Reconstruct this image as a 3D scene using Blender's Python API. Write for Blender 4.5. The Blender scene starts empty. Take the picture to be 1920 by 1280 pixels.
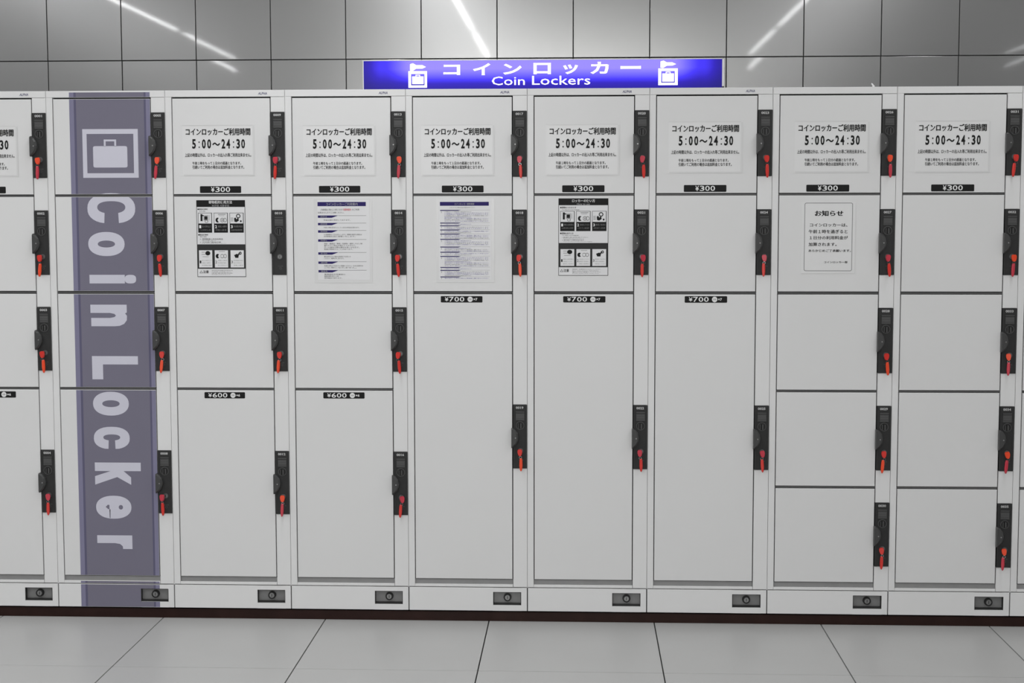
import bpy, bmesh, math, random
from mathutils import Vector, Matrix
from mathutils.geometry import tessellate_polygon

# ---------------------------------------------------------------- camera, light, exposure
S = bpy.context.scene
COL = S.collection
random.seed(7)
S.view_settings.view_transform = 'Standard'
S.view_settings.look = 'None'
S.view_settings.gamma = 1.0
S.view_settings.use_curve_mapping = False
S.view_settings.exposure = 0.0

Z0 = 0.0399            # underside of the lockers above the floor
CAM = dict(loc=(1.90405, -5.32839, 1.44676), yaw=0.04473, pitch=-0.08014, roll=-0.00133, f=2812.59)
LAMP_WATTS = 13.5
LAMP_Z = 2.93
LAMP_X = [-3.53, -1.22, 1.07, 3.42, 5.68, 7.98]
LAMP_DIM = [1.15, 1.38, 1.18, 0.80, 0.50, 0.45]

cy_, sy_ = math.cos(CAM['yaw']), math.sin(CAM['yaw'])
cp_, sp_ = math.cos(CAM['pitch']), math.sin(CAM['pitch'])
fwd = Vector((-sy_ * cp_, cy_ * cp_, sp_)); rgt = Vector((cy_, sy_, 0)); upv = rgt.cross(fwd)
cr_, sr_ = math.cos(CAM['roll']), math.sin(CAM['roll'])
R_, U_ = rgt * cr_ + upv * sr_, -rgt * sr_ + upv * cr_
cd = bpy.data.cameras.new('camera')
cam = bpy.data.objects.new('camera', cd); COL.objects.link(cam)
m = Matrix((R_, U_, -fwd)).transposed().to_4x4(); m.translation = Vector(CAM['loc'])
cam.matrix_world = m
cd.sensor_width = 36.0
cd.lens = CAM['f'] / 1920 * 36.0
cd.clip_start = 0.05
S.camera = cam

w = bpy.data.worlds.new('world'); S.world = w; w.use_nodes = True
w.node_tree.nodes['Background'].inputs[0].default_value = (0.8, 0.82, 0.85, 1)
w.node_tree.nodes['Background'].inputs[1].default_value = 0.05


def area(name, loc, sx, sy, watts, rot, color=(1, 1, 1)):
    l = bpy.data.lights.new(name, 'AREA'); l.shape = 'RECTANGLE'; l.size = sx; l.size_y = sy
    l.energy = watts; l.color = color
    o = bpy.data.objects.new(name, l); o.location = loc; o.rotation_euler = rot; COL.objects.link(o)
    return o


# fluorescent tubes of the hall ceiling, in rows that run towards the lockers
TUBES = []
for xi, x in enumerate(LAMP_X):
    for k in range(4):
        y1 = -7.45 + k * 1.93
        TUBES.append((x, y1 + 0.88, LAMP_DIM[xi]))
        area('tube_light', (x, y1 + 0.88, LAMP_Z - 0.004), 0.045, 1.83, LAMP_WATTS * LAMP_DIM[xi], (0, 0, 0), (0.985, 0.99, 1.0))
# fill light added behind the camera to brighten the middle of the wall panels
area('fill_panel_light', (1.56, -9.80, 2.41), 3.2, 0.82, 112.0, (math.radians(90), 0, 0), (1, 1, 0.98))

# ---------------------------------------------------------------- materials
MATS = {}


def mat(name, col, rough=0.5, metal=0.0, noise=0.0, nscale=6.0, bump=0.0, bscale=40.0, coat=0.0, coat_r=0.05,
        emit=None, estr=1.0, spec=0.5):
    if name in MATS:
        return MATS[name]
    mt = bpy.data.materials.new(name); mt.use_nodes = True
    nt = mt.node_tree; b = nt.nodes['Principled BSDF']
    b.inputs['Base Color'].default_value = (*col, 1)
    b.inputs['Roughness'].default_value = rough
    b.inputs['Metallic'].default_value = metal
    b.inputs['Specular IOR Level'].default_value = spec
    b.inputs['Coat Weight'].default_value = coat
    b.inputs['Coat Roughness'].default_value = coat_r
    if emit:
        b.inputs['Emission Color'].default_value = (*emit, 1)
        b.inputs['Emission Strength'].default_value = estr
    if noise or bump:
        tc = nt.nodes.new('ShaderNodeTexCoord')
    if noise:
        n = nt.nodes.new('ShaderNodeTexNoise'); n.inputs['Scale'].default_value = nscale
        n.inputs['Detail'].default_value = 5
        nt.links.new(tc.outputs['Object'], n.inputs['Vector'])
        r = nt.nodes.new('ShaderNodeMapRange')
        r.inputs['To Min'].default_value = 1 - noise; r.inputs['To Max'].default_value = 1 + noise
        nt.links.new(n.outputs['Fac'], r.inputs['Value'])
        mx = nt.nodes.new('ShaderNodeVectorMath'); mx.operation = 'SCALE'
        mx.inputs[0].default_value = col
        nt.links.new(r.outputs[0], mx.inputs['Scale'])
        nt.links.new(mx.outputs[0], b.inputs['Base Color'])
    if bump:
        n2 = nt.nodes.new('ShaderNodeTexNoise'); n2.inputs['Scale'].default_value = bscale
        bp = nt.nodes.new('ShaderNodeBump'); bp.inputs['Strength'].default_value = bump
        bp.inputs['Distance'].default_value = 0.002
        nt.links.new(tc.outputs['Object'], n2.inputs['Vector'])
        nt.links.new(n2.outputs['Fac'], bp.inputs['Height'])
        nt.links.new(bp.outputs[0], b.inputs['Normal'])
    MATS[name] = mt
    return mt


M_FRAME = mat('locker_frame_paint', (0.70, 0.70, 0.70), 0.42, noise=0.02, nscale=3, bump=0.04, bscale=300, spec=0.3)
M_DOOR = mat('locker_door_paint', (0.672, 0.672, 0.672), 0.42, noise=0.025, nscale=2.2, bump=0.04, bscale=300, spec=0.3)
M_CARC = mat('locker_inside_shade', (0.012, 0.012, 0.012), 0.6, noise=0.05, spec=0.12)  # near-black colour stands in for the shade inside the door gaps
M_SHELF = mat('shelf_edge_steel', (0.13, 0.13, 0.13), 0.45, noise=0.1, nscale=30)
M_SILL = mat('sill_steel', (0.26, 0.26, 0.26), 0.4, noise=0.12, nscale=25)
M_RECESS = mat('recess_zinc', (0.22, 0.22, 0.22), 0.38, metal=0.2, noise=0.12, nscale=40)
M_CYL = mat('lock_cylinder_steel', (0.25, 0.25, 0.25), 0.3, metal=0.7, noise=0.1, nscale=60)
M_BLACKM = mat('lock_dark_metal', (0.03, 0.03, 0.03), 0.4, metal=0.2, noise=0.1, spec=0.12)
M_PANEL = mat('lock_panel_plastic', (0.036, 0.036, 0.036), 0.45, noise=0.12, nscale=60, bump=0.1, bscale=900, spec=0.12)
M_PANEL2 = mat('lock_window_plastic', (0.075, 0.075, 0.075), 0.4, noise=0.1, nscale=80, spec=0.12)
M_RIB = mat('lock_rib_plastic', (0.11, 0.11, 0.11), 0.45, noise=0.08, spec=0.12)
M_KNOB = mat('handle_plastic', (0.055, 0.055, 0.055), 0.38, noise=0.1, nscale=60, spec=0.3)
M_DOT = mat('handle_highlight', (0.30, 0.30, 0.30), 0.3, metal=0.5, noise=0.05)  # pale disc that paints the highlight on the knob
M_NUM = mat('number_ink_white', (0.50, 0.50, 0.50), 0.6, noise=0.03)
M_RED = mat('key_red_plastic', (0.62, 0.030, 0.022), 0.35, noise=0.08, nscale=60)
M_RED2 = mat('key_orange_red_plastic', (0.80, 0.065, 0.018), 0.38, noise=0.08, nscale=60)
M_RED3 = mat('key_crimson_plastic', (0.52, 0.035, 0.06), 0.35, noise=0.08, nscale=60)
M_STEEL = mat('key_ring_steel', (0.30, 0.30, 0.30), 0.25, metal=0.9, noise=0.05)
M_BLACK = mat('print_black', (0.013, 0.013, 0.013), 0.5, noise=0.05, spec=0.12)
M_DGREY = mat('print_dark_grey', (0.035, 0.035, 0.035), 0.55, noise=0.05, spec=0.12)
M_GREY = mat('print_grey', (0.20, 0.20, 0.20), 0.6, noise=0.03)
M_LGREY = mat('print_light_grey', (0.36, 0.36, 0.37), 0.6, noise=0.03)
M_WHITE = mat('print_white', (0.74, 0.74, 0.74), 0.55, noise=0.02)
M_SHEET = mat('clear_film_sheet', (0.686, 0.686, 0.686), 0.4, noise=0.02)
M_EDGE_SHADE = mat('film_edge_shade', (0.62, 0.62, 0.62), 0.4, noise=0.02)  # darker tone painting the faint shadow along the sheet edges
M_PAPER = mat('paper_white', (0.69, 0.69, 0.70), 0.5, noise=0.02)
M_POUCH = mat('laminate_pouch', (0.65, 0.65, 0.65), 0.25, noise=0.02)
M_NAVY = mat('print_navy', (0.028, 0.020, 0.115), 0.5, noise=0.05, spec=0.12)
M_BLUE = mat('print_blue_violet', (0.15, 0.13, 0.34), 0.5, noise=0.05)
M_PRED = mat('print_red', (0.60, 0.10, 0.13), 0.5, noise=0.05)
M_LOGO = mat('logo_blue_grey', (0.09, 0.09, 0.17), 0.5, noise=0.05)
M_FILM = mat('vinyl_purple_grey', (0.172, 0.164, 0.214), 0.40, noise=0.03, nscale=3, spec=0.12)
M_FILM_E = mat('vinyl_purple_edge', (0.205, 0.197, 0.29), 0.40, noise=0.03, spec=0.12)
M_FILM_L = mat('vinyl_purple_line', (0.112, 0.107, 0.17), 0.40, noise=0.03, spec=0.12)
M_FILM_W = mat('vinyl_letter_pale', (0.56, 0.555, 0.635), 0.42, noise=0.03)
M_KICK = mat('plinth_brown', (0.026, 0.0125, 0.0105), 0.35, noise=0.35, nscale=14, spec=0.12)
M_GROUT = mat('joint_dark', (0.030, 0.030, 0.030), 0.8, noise=0.1, spec=0.12)
M_FGROUT = mat('floor_joint_dark', (0.012, 0.012, 0.012), 0.8, noise=0.1, spec=0.12)
M_TILE = mat('wall_panel_glossy', (0.250, 0.250, 0.250), 0.23, metal=0.62, noise=0.02, nscale=1.5,
             coat=0.34, coat_r=0.035, spec=0.3)
M_FLOOR = mat('floor_tile_stone', (0.432, 0.432, 0.426), 0.34, noise=0.035, nscale=5, bump=0.05, bscale=250)
M_CEIL = mat('ceiling_white', (0.72, 0.72, 0.71), 0.8, noise=0.02)
M_SIDE = mat('plaster_grey', (0.50, 0.50, 0.49), 0.8, noise=0.03)
M_HOUS = mat('luminaire_white', (0.75, 0.75, 0.75), 0.4, noise=0.02)
M_SIGNF = mat('sign_frame_white', (0.72, 0.72, 0.73), 0.4, noise=0.03)
M_SCRAP = mat('scrap_paper', (0.80, 0.80, 0.80), 0.6, noise=0.05)
M_SLETTER = mat('sign_letter_lit', (0.8, 0.8, 0.8), 0.4, emit=(0.98, 0.96, 1.0), estr=0.95, noise=0.01)


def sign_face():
    # backlit acrylic: glow of an unbuilt tube in the upper middle, painted as emission ramps
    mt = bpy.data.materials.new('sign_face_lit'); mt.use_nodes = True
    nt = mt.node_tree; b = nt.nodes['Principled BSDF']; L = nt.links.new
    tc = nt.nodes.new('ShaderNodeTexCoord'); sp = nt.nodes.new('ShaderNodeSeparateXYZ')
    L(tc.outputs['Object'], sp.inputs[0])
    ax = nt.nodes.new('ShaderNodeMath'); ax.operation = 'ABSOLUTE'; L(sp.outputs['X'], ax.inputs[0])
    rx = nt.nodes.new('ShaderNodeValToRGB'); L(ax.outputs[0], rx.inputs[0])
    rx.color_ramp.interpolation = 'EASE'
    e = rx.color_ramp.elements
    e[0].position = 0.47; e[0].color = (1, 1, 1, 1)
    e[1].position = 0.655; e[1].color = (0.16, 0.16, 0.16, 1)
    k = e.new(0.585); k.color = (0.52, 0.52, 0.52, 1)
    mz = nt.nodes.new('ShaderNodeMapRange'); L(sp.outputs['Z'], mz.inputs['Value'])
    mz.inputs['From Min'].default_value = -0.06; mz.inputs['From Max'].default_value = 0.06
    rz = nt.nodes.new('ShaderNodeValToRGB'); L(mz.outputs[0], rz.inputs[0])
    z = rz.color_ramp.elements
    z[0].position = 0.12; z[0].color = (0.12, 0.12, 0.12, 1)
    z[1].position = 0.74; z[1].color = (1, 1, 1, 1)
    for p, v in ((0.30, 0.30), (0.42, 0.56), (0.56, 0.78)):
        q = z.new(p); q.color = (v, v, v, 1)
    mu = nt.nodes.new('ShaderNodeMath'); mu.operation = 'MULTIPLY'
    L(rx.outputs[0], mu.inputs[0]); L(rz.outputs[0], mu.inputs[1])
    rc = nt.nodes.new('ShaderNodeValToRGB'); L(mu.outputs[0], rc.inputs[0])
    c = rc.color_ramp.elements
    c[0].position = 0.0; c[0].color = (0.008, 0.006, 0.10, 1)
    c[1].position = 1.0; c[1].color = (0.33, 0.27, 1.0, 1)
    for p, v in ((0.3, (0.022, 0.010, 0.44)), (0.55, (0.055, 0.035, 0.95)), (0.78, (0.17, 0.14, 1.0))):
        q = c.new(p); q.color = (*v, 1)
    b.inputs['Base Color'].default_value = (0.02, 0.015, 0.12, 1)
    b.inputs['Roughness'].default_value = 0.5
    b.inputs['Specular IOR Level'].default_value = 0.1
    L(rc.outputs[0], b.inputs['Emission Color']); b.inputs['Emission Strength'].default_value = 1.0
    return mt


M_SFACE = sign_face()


def fill_panel_face():
    return mat('fill_panel_lit', (0.7, 0.7, 0.7), 0.5, emit=(1, 1, 0.98), estr=1.0, noise=0.01)


# ---------------------------------------------------------------- mesh helpers
class MB:
    def __init__(self):
        self.v = []; self.f = []; self.mi = []; self.mats = []

    def slot(self, m_):
        if m_ not in self.mats:
            self.mats.append(m_)
        return self.mats.index(m_)

    def add(self, vs, fs, m_):
        o = len(self.v); self.v += [tuple(p) for p in vs]
        s = self.slot(m_)
        for f in fs:
            self.f.append(tuple(i + o for i in f)); self.mi.append(s)

    def box(self, x0, x1, y0, y1, z0, z1, m_, b=0.0):
        if x1 < x0: x0, x1 = x1, x0
        if b <= 0:
            vs = [(x, y, z) for x in (x0, x1) for y in (y0, y1) for z in (z0, z1)]
            self.add(vs, [(0, 1, 3, 2), (4, 6, 7, 5), (0, 4, 5, 1), (2, 3, 7, 6), (0, 2, 6, 4), (1, 5, 7, 3)], m_)
            return
        # front (-y) edges and upright corners chamfered in two steps
        b2 = b * 0.3
        rings = [(y1, 0), (y0 + b, 0), (y0 + b2, b2), (y0, b)]
        vs = []
        for y, i in rings:
            vs += [(x0 + i, y, z0 + i), (x1 - i, y, z0 + i), (x1 - i, y, z1 - i), (x0 + i, y, z1 - i)]
        fs = [(3, 2, 1, 0)[::-1]]
        for r in range(3):
            for k in range(4):
                a, c = r * 4 + k, r * 4 + (k + 1) % 4
                fs.append((a, c, c + 4, a + 4))
        fs.append((12, 13, 14, 15))
        self.add(vs, fs, m_)

    def prism(self, pts, y0, y1, m_, top=None):
        """pts (x,z) outline anticlockwise seen from the front; front face at y0 (optionally its own outline)"""
        n = len(pts); top = top or pts
        vs = [(p[0], y1, p[1]) for p in pts] + [(p[0], y0, p[1]) for p in top]
        fs = [tuple(range(n))[::-1], tuple(range(n, 2 * n))]
        for k in range(n):
            a, c = k, (k + 1) % n
            fs.append((a, c, c + n, a + n))
        self.add(vs, fs, m_)

    def disc(self, cx, cz, r, y0, y1, m_, n=20, r2=None):
        pts = [(cx + r * math.cos(2 * math.pi * k / n), cz + r * math.sin(2 * math.pi * k / n)) for k in range(n)]
        t = None
        if r2 is not None:
            t = [(cx + r2 * math.cos(2 * math.pi * k / n), cz + r2 * math.sin(2 * math.pi * k / n)) for k in range(n)]
        self.prism(pts, y0, y1, m_, t)

    def ring(self, cx, cz, r, rin, y0, y1, m_, n=24):
        vs = []
        for k in range(n):
            a = 2 * math.pi * k / n; c, s = math.cos(a), math.sin(a)
            vs += [(cx + r * c, y1, cz + r * s), (cx + r * c, y0, cz + r * s),
                   (cx + rin * c, y0, cz + rin * s), (cx + rin * c, y1, cz + rin * s)]
        fs = []
        for k in range(n):
            a, b = 4 * k, 4 * ((k + 1) % n)
            for j in range(4):
                fs.append((a + j, b + j, b + (j + 1) % 4, a + (j + 1) % 4))
        self.add(vs, fs, m_)

    def flat(self, loops, y, m_, t=0.0):
        """flat shape facing -y from outlines in (x,z); holes allowed"""
        ls = [[Vector((p[0], p[1], 0)) for p in l] for l in loops]
        tris = tessellate_polygon(ls)
        vs = [(p.x, y, p.y) for l in ls for p in l]
        out = []
        for a, b, c in tris:
            A, B, C_ = vs[a], vs[b], vs[c]
            cr = (B[0] - A[0]) * (C_[2] - A[2]) - (B[2] - A[2]) * (C_[0] - A[0])
            out.append((a, b, c) if cr > 0 else (a, c, b))
        self.add(vs, out, m_)

    def rect(self, x0, z0, x1, z1, y, m_):
        if x1 < x0: x0, x1 = x1, x0
        if z1 < z0: z0, z1 = z1, z0
        self.add([(x0, y, z0), (x1, y, z0), (x1, y, z1), (x0, y, z1)], [(0, 1, 2, 3)], m_)

    def text(self, s, x0, z0, x1, z1, y, m_, bold=0.0, shear=0.0):
        """lettering fitted to the rectangle x0..x1, z0..z1"""
        cjk = any(ord(c) > 0x2000 for c in s)
        vs, fs, (bx0, by0, bx1, by1) = glyphs(s, min(bold, 0.006) if cjk and len(s) > 1 else bold, shear)
        if not fs: return
        sx = (x1 - x0) / max(1e-6, bx1 - bx0); sz = (z1 - z0) / max(1e-6, by1 - by0)
        if cjk and len(s) > 1 and bold > 0.008:        # heavier strokes: struck twice more, a hair to each side
            q = bold * 0.8
            for dx, dz in ((-q * sx, -q * .4 * sz), (q * sx, q * .4 * sz)):
                self.add([(x0 + dx + (p[0] - bx0) * sx, y + 0.00002, z0 + dz + (p[1] - by0) * sz) for p in vs], fs, m_)
        self.add([(x0 + (p[0] - bx0) * sx, y, z0 + (p[1] - by0) * sz) for p in vs], fs, m_)

    def mesh(self, name):
        me = bpy.data.meshes.new(name); me.from_pydata(self.v, [], self.f)
        for m_ in self.mats: me.materials.append(m_)
        me.polygons.foreach_set('material_index', self.mi)
        me.update()
        return me


_G = {}


def glyphs(s, bold=0.0, shear=0.0):
    k = (s, bold, shear)
    if k in _G: return _G[k]
    cu = bpy.data.curves.new('t', 'FONT'); cu.body = s; cu.offset = bold; cu.shear = shear
    cu.resolution_u = 2; cu.fill_mode = 'FRONT'
    ob = bpy.data.objects.new('t', cu)
    COL.objects.link(ob)
    dg = bpy.context.evaluated_depsgraph_get()
    me = bpy.data.meshes.new_from_object(ob.evaluated_get(dg))
    vs = [tuple(v.co) for v in me.vertices]
    fs = []
    for p in me.polygons:
        i = list(p.vertices)
        if p.normal.z < 0: i = i[::-1]
        fs.append(tuple(i))
    bpy.data.objects.remove(ob); bpy.data.curves.remove(cu); bpy.data.meshes.remove(me)
    if vs:
        bb = (min(v[0] for v in vs), min(v[1] for v in vs), max(v[0] for v in vs), max(v[1] for v in vs))
    else:
        bb = (0, 0, 1, 1)
    _G[k] = (vs, fs, bb)
    return _G[k]


def link(name, data, parent=None, loc=(0, 0, 0), rot=(0, 0, 0), **props):
    o = bpy.data.objects.new(name, data); COL.objects.link(o)
    o.parent = parent; o.location = loc; o.rotation_euler = rot
    for k, v in props.items():
        o[k] = v
    return o


def fix(me):
    bm = bmesh.new(); bm.from_mesh(me); bmesh.ops.recalc_face_normals(bm, faces=bm.faces); bm.to_mesh(me); bm.free()
    return me


def ell(cx, cz, rx, rz, n=28, p=1.0, a0=0.0, a1=2 * math.pi, end=False):
    out = []
    for k in range(n + (1 if end else 0)):
        a = a0 + (a1 - a0) * k / n
        c, s = math.cos(a), math.sin(a)
        out.append((cx + rx * math.copysign(abs(c) ** p, c), cz + rz * math.copysign(abs(s) ** p, s)))
    return out


def mm(v): return v / 1000.0


# ---------------------------------------------------------------- room
XL, XR, YF, D, CEIL = -6.0, 9.6, -9.9, 0.4076, 3.0

mb = MB(); mb.box(XL, XR, YF, D + 0.2, -0.12, -0.012, M_FGROUT)
floor = link('floor', fix(mb.mesh('floor')), kind='structure')
T = 0.59774; FX = 0.38453; FY = -0.59547; J = 0.0042


def tile_mesh(w_, h_, t_, m_, b_=0.0003):
    """slab in the XY plane, top at z=0, edge eased"""
    vs = []
    for z, i in ((-t_, 0), (-b_, 0), (0, b_)):
        vs += [(i, i, z), (w_ - i, i, z), (w_ - i, h_ - i, z), (i, h_ - i, z)]
    fs = [(3, 2, 1, 0)]
    for r in range(2):
        for k in range(4):
            a, c = r * 4 + k, r * 4 + (k + 1) % 4
            fs.append((a, c, c + 4, a + 4))
    fs.append((8, 9, 10, 11))
    me = bpy.data.meshes.new('tile'); me.from_pydata(vs, [], fs); me.materials.append(m_); me.update()
    return me


tm = tile_mesh(T - J, T - J * 0.7, 0.012, M_FLOOR)
far = MB()
nx0 = int(math.floor((XL - FX) / T)) + 1; nx1 = int((XR - FX) / T)
for j in range(-14, 2):
    y0 = FY + (j - 0) * T + T * 0
    for i in range(nx0, nx1):
        x0 = FX + i * T
        if y0 < YF or y0 + T > D + 0.8: continue
        if -6 <= i <= 11 and j >= -5:
            link('tile', tm, floor, (x0 + J / 2, y0 + J * 0.35, random.uniform(-0.0002, 0.0)))
        else:
            far.add([(x0 + J / 2, y0 + J / 2, 0), (x0 + T - J / 2, y0 + J / 2, 0), (x0 + T - J / 2, y0 + T - J / 2, 0),
                     (x0 + J / 2, y0 + T - J / 2, 0)], [(0, 1, 2, 3)], M_FLOOR)
link('far_tiles', far.mesh('far_tiles'), floor, kind='stuff')

# glossy panelled wall behind the lockers
mb = MB(); mb.box(XL, XR, D + 0.008, D + 0.2, 0, CEIL, M_GROUT)
wall = link('wall_back', fix(mb.mesh('wall_back')), kind='structure')
TW, TX, SZ, JW = 0.28763, -0.13346, 2.05998, 0.0030


def wall_tile_mesh(h_):
    mb_ = MB()
    hw, hh = (TW - JW) / 2, (h_ - JW) / 2
    mb_.box(-hw, hw, 0, 0.010, -hh, hh, M_TILE, 0.0009)
    return fix(mb_.mesh('wall_tile'))


rows = [(1.46, SZ), (SZ, SZ + 0.6), (SZ + 0.6, CEIL)]
for r, (za, zb) in enumerate(rows):
    me = wall_tile_mesh(zb - za)
    for i in range(-9, 27):
        # each panel hangs a hair out of true, the row below the joint leaning back a little
        tx_ = (-0.0072 if r == 0 else 0.0) + random.uniform(-0.0005, 0.0005)
        tz_ = random.uniform(-0.0006, 0.0006)
        link('tile', me, wall, (TX + (i + 0.5) * TW, D, (za + zb) / 2), (tx_, 0, tz_))

mb = MB(); mb.box(XL - 0.1, XL, YF, D + 0.2, 0, CEIL, M_SIDE)
link('wall_left', fix(mb.mesh('wall_left')), kind='structure')
mb = MB(); mb.box(XR, XR + 0.1, YF, D + 0.2, 0, CEIL, M_SIDE)
link('wall_right', fix(mb.mesh('wall_right')), kind='structure')
mb = MB(); mb.box(XL - 0.1, XR + 0.1, YF - 0.1, YF, 0, CEIL, M_SIDE)
link('wall_front', fix(mb.mesh('wall_front')), kind='structure')
mb = MB(); mb.box(XL - 0.1, XR + 0.1, YF - 0.1, D + 0.2, CEIL, CEIL + 0.1, M_CEIL)
link('ceiling', fix(mb.mesh('ceiling')), kind='structure')

# ceiling luminaires (above the picture, mirrored in the wall panels)
mb = MB()
mb.box(-0.07, 0.07, -0.96, 0.96, 0.012, 0.07, M_HOUS)
mb.box(-0.07, -0.055, -0.96, 0.96, -0.012, 0.012, M_HOUS)
mb.box(0.055, 0.07, -0.96, 0.96, -0.012, 0.012, M_HOUS)
mb.box(-0.055, 0.055, -0.96, -0.925, -0.02, 0.012, M_HOUS)
mb.box(-0.055, 0.055, 0.925, 0.96, -0.02, 0.012, M_HOUS)
hm = fix(mb.mesh('housing'))
for x, y, _d in TUBES:
    link('ceiling_light', hm, None, (x, y, LAMP_Z), label='white fluorescent ceiling light, mirrored in the wall panels',
         category='ceiling light', group='ceiling light rows of the hall')

# ---------------------------------------------------------------- lockers
W = 0.430; H = 1.8709; DEP = 0.40
DX0, DX1 = mm(25.9), mm(376.0)
TOPS = [1842.3, 1495.2, 1147.0, 799.8, 455.4]
BOTS = [1503.6, 1157.2, 808.9, 465.0, 117.6]
MOD_T = [1792.5, 1445.6, 1099.0, 752.0, 405.6]

# frame mesh, origin at the unit's left lower front corner
_frames = {}


def frame_mesh(cells):
    k = tuple(cells)
    if k in _frames: return _frames[k]
    b = MB()
    b.box(mm(0.6), mm(2.0), 0.0, DEP, mm(86), H - 0.001, M_FRAME)         # side skins
    b.box(W - 0.002, W - 0.0006, 0.0, DEP, mm(86), H - 0.001, M_FRAME)
    b.box(mm(0.6), mm(23.0), 0.0, 0.02, mm(88.0), mm(1847.2), M_FRAME, 0.0016)   # hinge stile
    b.box(mm(0.6), W - 0.0006, 0.0, 0.02, mm(1847.4), H, M_FRAME, 0.0012)      # top rail
    b.box(mm(0.6), W - 0.0006, 0.02, DEP, H - 0.0015, H, M_FRAME)      # roof sheet
    b.box(mm(23.2), mm(378.0), 0.0, 0.02, mm(88.0), mm(97.5), M_FRAME, 0.001)  # bottom rail
    b.box(mm(2), W - 0.002, 0.024, DEP, mm(2), H - 0.004, M_CARC)        # body behind the doors
    return _frames.setdefault(k, fix(b.mesh('frame')))


def shelf_mesh():
    b = MB(); b.box(mm(23.5), mm(378), 0.0075, 0.024, -mm(2.3), mm(2.3), M_SHELF, 0.0005)
    return fix(b.mesh('shelf_edge'))


SHELF = shelf_mesh()
b = MB(); b.box(mm(23.5), mm(378), 0.009, 0.024, mm(97.5), mm(114.5), M_SILL, 0.0008)
SILL = fix(b.mesh('sill'))
b = MB(); b.box(mm(1), W - mm(1), 0.018, DEP - 0.03, -mm(5.9), mm(1.9), M_CARC)  # dark strip added as the shadow line between lockers and plinth
GAP_SHADE = fix(b.mesh('shadow_gap_strip'))
b = MB()
x0, x1, z0, z1 = mm(1.7), W - 0.0017, mm(0.5), mm(85.2)
rx0, rx1, rz0, rz1 = mm(306.3), mm(407.3), mm(21.6), mm(69.8)
b.box(x0, rx0, 0, 0.018, z0, z1, M_FRAME, 0.0012)
b.box(rx1, x1, 0, 0.018, z0, z1, M_FRAME, 0.0012)
b2 = 0.0
b.box(rx0 - 0.0015, rx1 + 0.0015, 0.00001, 0.018, rz1, z1 - 0.0002, M_FRAME)
b.box(rx0 - 0.0015, rx1 + 0.0015, 0.00001, 0.018, z0 + 0.0002, rz0, M_FRAME)
BASE = fix(b.mesh('base_panel'))
b = MB()
t = 0.0015
b.box(rx0, rx1, 0.0165, 0.018, rz0, rz1, M_RECESS)
b.box(rx0, rx0 + t, 0.0005, 0.0165, rz0, rz1, M_BLACKM)
b.box(rx1 - t, rx1, 0.0005, 0.0165, rz0, rz1, M_BLACKM)
b.box(rx0 + t, rx1 - t, 0.0005, 0.0165, rz1 - t, rz1, M_BLACKM)
b.box(rx0 + t, rx1 - t, 0.003, 0.0165, rz0, rz0 + mm(5.5), M_BLACKM)
RECESS = fix(b.mesh('recess'))
b = MB()
cx, cz = mm(357.5), mm(48)
b.disc(cx, cz, mm(14.2), 0.010, 0.0165, M_BLACKM, 24)
b.ring(cx, cz, mm(13.2), mm(10.2), 0.0035, 0.010, M_BLACKM, 24)
b.disc(cx, cz, mm(9.8), 0.005, 0.0102, M_CYL, 20, mm(9.0))
b.box(cx - mm(1.1), cx + mm(1.1), 0.0044, 0.0052, cz - mm(5), cz + mm(5), M_BLACKM)
CYL = fix(b.mesh('base_lock'))


def door_mesh(za, zb):
    b_ = MB(); b_.box(DX0, DX1, 0.0, 0.020, mm(zb), mm(za), M_DOOR, 0.0016)
    return fix(b_.mesh('door'))


_doors = {}


def plate_mesh(kind, x0_, x1_, z0_, z1_):
    b_ = MB(); wd, ht = x1_ - x0_, z1_ - z0_
    r = mm(2)
    pts = [(x0_ + r, z0_), (x1_ - r, z0_), (x1_, z0_ + r), (x1_, z1_ - r), (x1_ - r, z1_), (x0_ + r, z1_), (x0_, z1_ - r), (x0_, z0_ + r)]
    b_.prism(pts, -0.0006, 0.0, M_BLACK)
    y = -0.0008
    za, zb = z0_ + ht * 0.13, z1_ - ht * 0.11
    if kind == '300':
        b_.text('¥', x0_ + wd * .270, za, x0_ + wd * .355, zb, y, M_WHITE, 0.015)
        for k, g in enumerate('300'):
            a = x0_ + wd * (.375 + k * .125)
            b_.text(g, a, za, a + wd * .110, zb, y, M_WHITE, 0.012)
    else:
        b_.text('¥', x0_ + wd * .095, za + ht * .06, x0_ + wd * .185, zb - ht * .06, y, M_WHITE, 0.015)
        for k, g in enumerate(kind):
            a = x0_ + wd * (.20 + k * .127)
            b_.text(g, a, za, a + wd * .112, zb, y, M_WHITE, 0.012)
        cx_ = x0_ + wd * .705; cz_ = (z0_ + z1_) / 2
        b_.flat([ell(cx_, cz_, wd * .064, ht * .42)], y, M_WHITE)
        b_.text('100', cx_ - wd * .036, cz_ - ht * .12, cx_ + wd * .036, cz_ + ht * .14, y - 0.0001, M_GREY, 0.02)
        b_.text('×' + kind[0], x0_ + wd * .785, z0_ + ht * .3, x0_ + wd * .878, z1_ - ht * .3, y, M_WHITE, 0.03)
    return b_.mesh('price_plate')


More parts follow.
